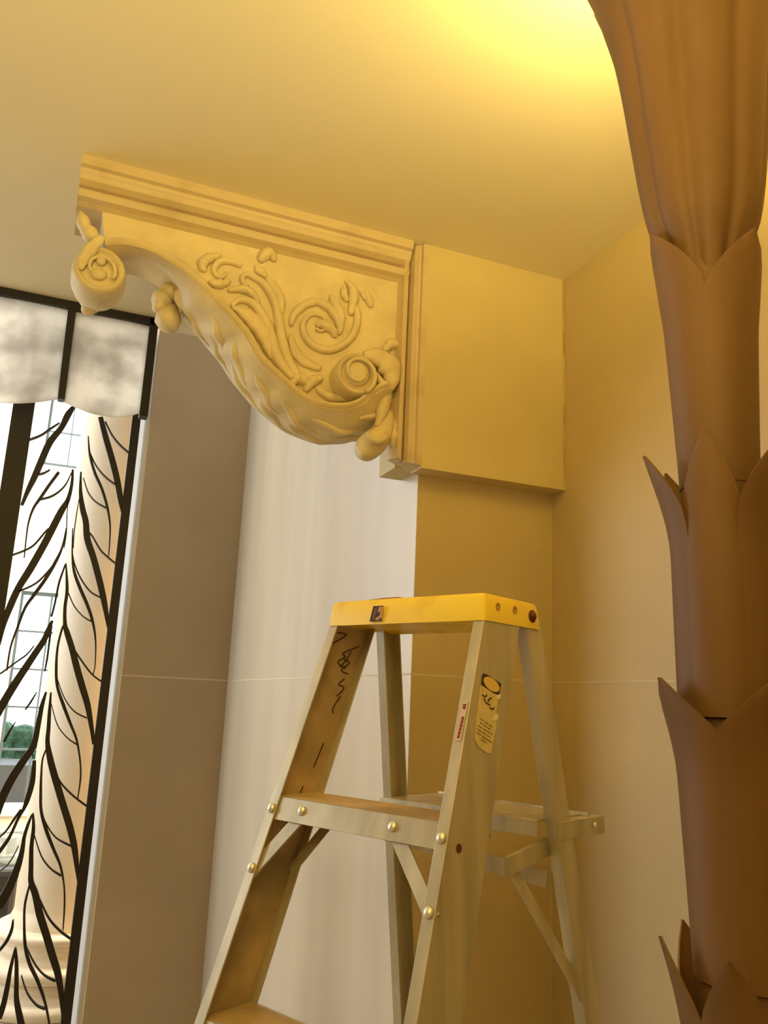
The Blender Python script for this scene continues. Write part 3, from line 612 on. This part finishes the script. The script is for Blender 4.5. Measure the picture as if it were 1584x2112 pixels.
# folding pail shelf behind the rear rails
def lp(i_, d_, z_): return O+U*i_+D*d_+Z*(z_-O.z)
bm = B(); zsh = -.172
c4 = [lp(-.33, .16, zsh), lp(-.004, .155, zsh), lp(-.004, .30, zsh), lp(-.33, .33, zsh)]
quad(bm, c4, Z, .003)
pl = obj('pail_shelf', bm, M_alu, t, bevel=.001)
bm = B(); obox(bm, lp(-.167, .158, zsh-.010), U*.165, D*.002, Z*.012); sub('front_lip', bm, M_alu, pl)
bm = B(); obox(bm, lp(-.16, .315, zsh-.004), U*.17-D*.015, D*.003, Z*.010); sub('rear_lip', bm, M_alu, pl)
bm = B(); obox(bm, lp(.008, .265, zsh-.014), U*.012, D*.075, Z*.014); sub('side_lip', bm, M_alu, pl, bevel=.001)
bm = B(); a_, b_ = lp(-.015, .09, -.232), lp(.0, .255, -.200); obox(bm, (a_+b_)/2, (b_-a_)/2, U*.004, Z*.013); obj('shelf_arm', bm, M_alu, t)
bm = B(); a_, b_ = lp(-.02, .12, -.245), rr(1, .56, .010, .004); d_ = (b_-a_).normalized(); obox(bm, (a_+b_)/2, (b_-a_)/2, d_.cross(U).normalized()*.010, U*.0015); obj('spreader', bm, M_alu, t)
bm = B(); a_, b_ = lp(-.30, .14, -.225), lp(-.01, .20, -.262); d_ = (b_-a_).normalized(); obox(bm, (a_+b_)/2, (b_-a_)/2, d_.cross(D).normalized()*.013, D*.0015); obj('shelf_strut', bm, M_alu, t)
rivet(lp(.022, .30, zsh-.012), U, .005)
# dark hole in the right rail
RN = (U + Z*.054).normalized()
def webpt(u_, v_): return onp(u_, v_, fr(1, 0, 0, 0)+RN*.0006, RN)
bm = B(); lathe(bm, [(.006, 0), (.005, .0006), (.0005, .0006)], webpt(947, 1750), RN, 16); obj('bolt', bm, M_rust, t)
# torn warning label on the right rail
def wq(bm, pts, lift=0, th_=.0006):
    quad(bm, [webpt(*q)+RN*lift for q in pts], RN, th_)
bm = B(); wq(bm, [(991,1412),(1029,1432),(1026,1445),(1022,1470),(1023,1500),(1016,1530),(1012,1554),(1004,1553),(986,1540),(979,1525),(980,1500),(986,1455)]); lab = obj('warning_label', bm, M_label, t); lab['label'] = 'torn yellowed paper label with faded print'
bm = B(); wq(bm, [(996,1389),(1003,1391),(1024,1404),(1033,1411),(1031,1417),(1028,1434),(1018,1430),(993,1413),(994,1400)], .0004); sub('label_header', bm, M_dark, lab)
bm = B(); wq(bm, [(996+ (1028-996)*0.5+17*math.cos(a)*.95-2*math.sin(a)*0, 1411.5+8.5*math.cos(a)+13.5*math.sin(a)) for a in [k*math.pi/10 for k in range(20)]], .0012); sub('label_oval', bm, M_labelg, lab)
bm = B()
for k, (xa, ya, xb, yb) in enumerate(((989,1482,1016,1500),(989,1490,1011,1505),(985,1496,1016,1516),(984,1504,1012,1522),(982,1510,1014,1532),(994,1520,1014,1532),(991,1525,1003,1533))):
    for s in range(3):
        f0_, f1_ = s/3+.02, (s+1)/3-.06; xx0, yy0, xx1, yy1 = xa+(xb-xa)*f0_, ya+(yb-ya)*f0_, xa+(xb-xa)*f1_, ya+(yb-ya)*f1_
        wq(bm, [(xx0, yy0-1.3), (xx1, yy1-1.3), (xx1, yy1+1.3), (xx0, yy0+1.3)], .0006)
sub('label_text', bm, M_text, lab)
bm = B()
for path in ([(993,1433),(1000,1437),(1003,1432)], [(997,1440),(1002,1450),(1010,1454)], [(1005,1447),(1009,1441),(1013,1440)], [(1009,1458),(1013,1463),(1018,1460)]):
    tube(bm, [webpt(*q)+RN*.0007 for q in smooth_path(path, 3)], .0011, 5)
sub('label_symbol', bm, M_dark, lab)
bm = B(); wq(bm, [(1014,1485),(1018,1475),(1024,1472),(1027,1478),(1022,1487)], .0006); wq(bm, [(1021,1434),(1032,1432),(1031,1440),(1024,1444)], .0006); sub('torn_edge', bm, M_white, lab)
# small red sticker on the front flange of the right rail
def flpt(u_, v_): return onp(u_, v_, fr(1, 0, -.0006, 0), (-D+Z*LF).normalized())
bm = B(); quad(bm, [flpt(955, 1448), flpt(966, 1448), flpt(950, 1528), flpt(939, 1528)], -D, .0004); rs = obj('rail_sticker', bm, M_pink, t)
bm = B(); quad(bm, [flpt(956, 1452), flpt(962, 1452), flpt(960, 1463), flpt(955, 1462)], -D, .0010)
for k in range(6):
    y_ = 1478+k*7.6; x_ = 953-(y_-1478)*.235
    quad(bm, [flpt(x_, y_), flpt(x_+5, y_), flpt(x_+3.8, y_+6.6), flpt(x_-1.2, y_+6.6)], -D, .0010)
sub('sticker_print', bm, M_red, rs)
# worn bright patch on the right rear rail
# scraps lying on the cap
for k, (i_, d_, l_, a_, nm) in enumerate(((-.235, .05, .045, .25, 'long thin brown splinter lying on the yellow ladder top'), (-.20, .085, .030, -.4, 'short dark chip lying on the yellow ladder top near the middle'))):
    bm = B(); c_ = O+U*i_+D*d_+Z*(CH+.0035); v_ = (U*math.cos(a_)+D*math.sin(a_))
    tube(bm, [c_-v_*l_, c_-v_*l_*.3+Z*.001, c_+v_*l_*.4+Z*.003, c_+v_*l_], [.0015, .004, .0035, .001], 6); tag(obj('wood_splinter', bm, M_wood), nm, 'splinter')

# ------------------------------------------------------------------ palm shaped uplighter
HF = Vector(w2(fw)); HF.z = 0; HF.normalize(); HR = Vector((HF.y, -HF.x, 0)); DP = 0.95
P1 = onp(1466, 700, HF*DP, HF); P2 = onp(1515, 1500, HF*DP, HF)
AX = (P1-P2).normalized(); RTv = (HR-AX*HR.dot(AX)).normalized(); TW = -HF
def sy(y):                                   # axis point for a picture height
    c_ = 1466+(y-700)*49/800; return onp(c_, y, HF*DP, HF)
def Ppx(y): p_ = sy(y); return p_, (w2(fw).dot(p_), )
def kpx(y):
    p_ = sy(y); cf = w2((0, 0, 1)).dot(p_); return cf/F
foot = P1+AX*((FL-P1.z)/AX.z)
t = thing('palm_lamp', 'tall brown floor lamp shaped like a palm trunk, close at the right edge', 'lamp', foot)
def pol(c_, r_, ph): return c_ + (TW*math.cos(ph)+RTv*math.sin(ph))*r_
# trunk core
bm = B(); rows = [(300, 60), (540, 62), (660, 76), (930, 74), (1300, 88), (1500, 98), (1900, 100), (2300, 112)]
rings = []
for y_, r_ in smooth_path(rows, 3):
    c_ = sy(y_); rings.append([pol(c_, r_*kpx(y_), 2*math.pi*k/40) for k in range(40)])
c2_ = foot; 
for r_, h_ in ((.085, .35), (.11, .06), (.17, .03), (.18, .0)): rings.append([pol(foot+AX*h_, r_, 2*math.pi*k/40) for k in range(40)])
loft(bm, rings); obj('trunk', bm, M_palm, t, smooth=True, auto=60)
# fluted capital opening upwards
bm = B(); rows = [(620, 60), (560, 72), (510, 90), (470, 108), (400, 121), (300, 133), (200, 144), (140, 152), (100, 159), (50, 172), (0, 186), (-30, 197), (-60, 209), (-85, 218)]
rings = []
def capr(y_, r_, inn=0):
    c_ = sy(y_); k2 = kpx(y_)
    return [pol(c_, (r_*(1-0.10*(0.5+0.5*math.cos(8*(2*math.pi*k/96)-8*math.radians(12)))**3)-inn)*k2, 2*math.pi*k/96) for k in range(96)]
for y_, r_ in smooth_path(rows, 3): rings.append(capr(y_, r_))
rings.append(capr(-87, 212))
for y_, r_ in ((-70, 204), (-50, 196), (-20, 180)): rings.append(capr(y_, r_))
loft(bm, rings, True, True); obj('flared_capital', bm, M_palm, t, smooth=True, auto=60)
bm = B(); c_ = sy(-55); lathe(bm, [(.001, 0), (.10, 0), (.105, .006), (.10, .012), (.001, .012)], c_, AX, 40); obj('light_diffuser', bm, M_opal, t, smooth=True)
LP = sy(-62)
# leaf sheaths
def leaf(ph, y0, y1, ha, r0, r1, rt_, nt=.72, half=None, tipw=1.5):
    bm = B(); nv, nu = 18, 10; G = []
    for side in (0, 1):
        for i in range(nv+1):
            v_ = i/nv; y_ = y0+(y1-y0)*v_; c_ = sy(y_); k2 = kpx(y_)
            w_ = 1.0 if v_ < nt else max(0.0, 1-((v_-nt)/(1-nt))**tipw)
            r_ = r0+(r1-r0)*min(v_/nt, 1)**1.2
            g = 0 if v_ < nt-.12 else ((v_-nt+.12)/(1-nt+.12))**1.7
            row = []
            for j in range(nu+1):
                u_ = -1+2*j/nu; rr_ = r_+(rt_-r1)*g + 3.0*(1-abs(u_)**2) - side*4.5 - (0 if abs(u_) < .99 else 0)
                row.append(pol(c_, rr_*k2, ph+math.radians(ha)*u_*max(w_, .015)))
            G.append(row)
    n1 = nv+1; V = [[bm.verts.new(p) for p in row] for row in G]
    for i in range(nv):
        for j in range(nu):
            bm.faces.new((V[i][j], V[i][j+1], V[i+1][j+1], V[i+1][j])); bm.faces.new((V[n1+i][j], V[n1+i+1][j], V[n1+i+1][j+1], V[n1+i][j+1]))
        bm.faces.new((V[i][0], V[i+1][0], V[n1+i+1][0], V[n1+i][0])); bm.faces.new((V[i][nu], V[n1+i][nu], V[n1+i+1][nu], V[i+1][nu]))
    for j in range(nu):
        bm.faces.new((V[0][j], V[n1][j], V[n1][j+1], V[0][j+1])); bm.faces.new((V[nv][j], V[nv][j+1], V[2*nv+1][j+1], V[2*nv+1][j]))
    obj('leaf_sheath', bm, M_palm, t, smooth=True, auto=50)
R_ = math.radians
for k in range(3): leaf(R_(-88+120*k), 1010, 488 if k != 1 else 520, 62, 76, 91, 112, nt=.74)
for k in range(6): leaf(R_(-95+60*k), 1480, 942 if k != 1 else 912, 33, 106, 101, 150 if k != 1 else 108, nt=.74)
for k in range(4): leaf(R_(-83+90*k), 2020, 1403, 52, 108, 118, 158, nt=.80, tipw=1.15)
for k in range(6): leaf(R_(-94+60*k), 2650, 1940, 33, 140, 135, 178, nt=.76, tipw=1.2)

# warm lamp in the mouth of the palm, throwing its light at the ceiling
pd = bpy.data.lights.new('palm_bulb', 'POINT'); pd.energy = 44; pd.color = WARM; pd.shadow_soft_size = 0.06
po = bpy.data.objects.new('palm_bulb', pd); S.collection.objects.link(po); po.location = LP+ZO
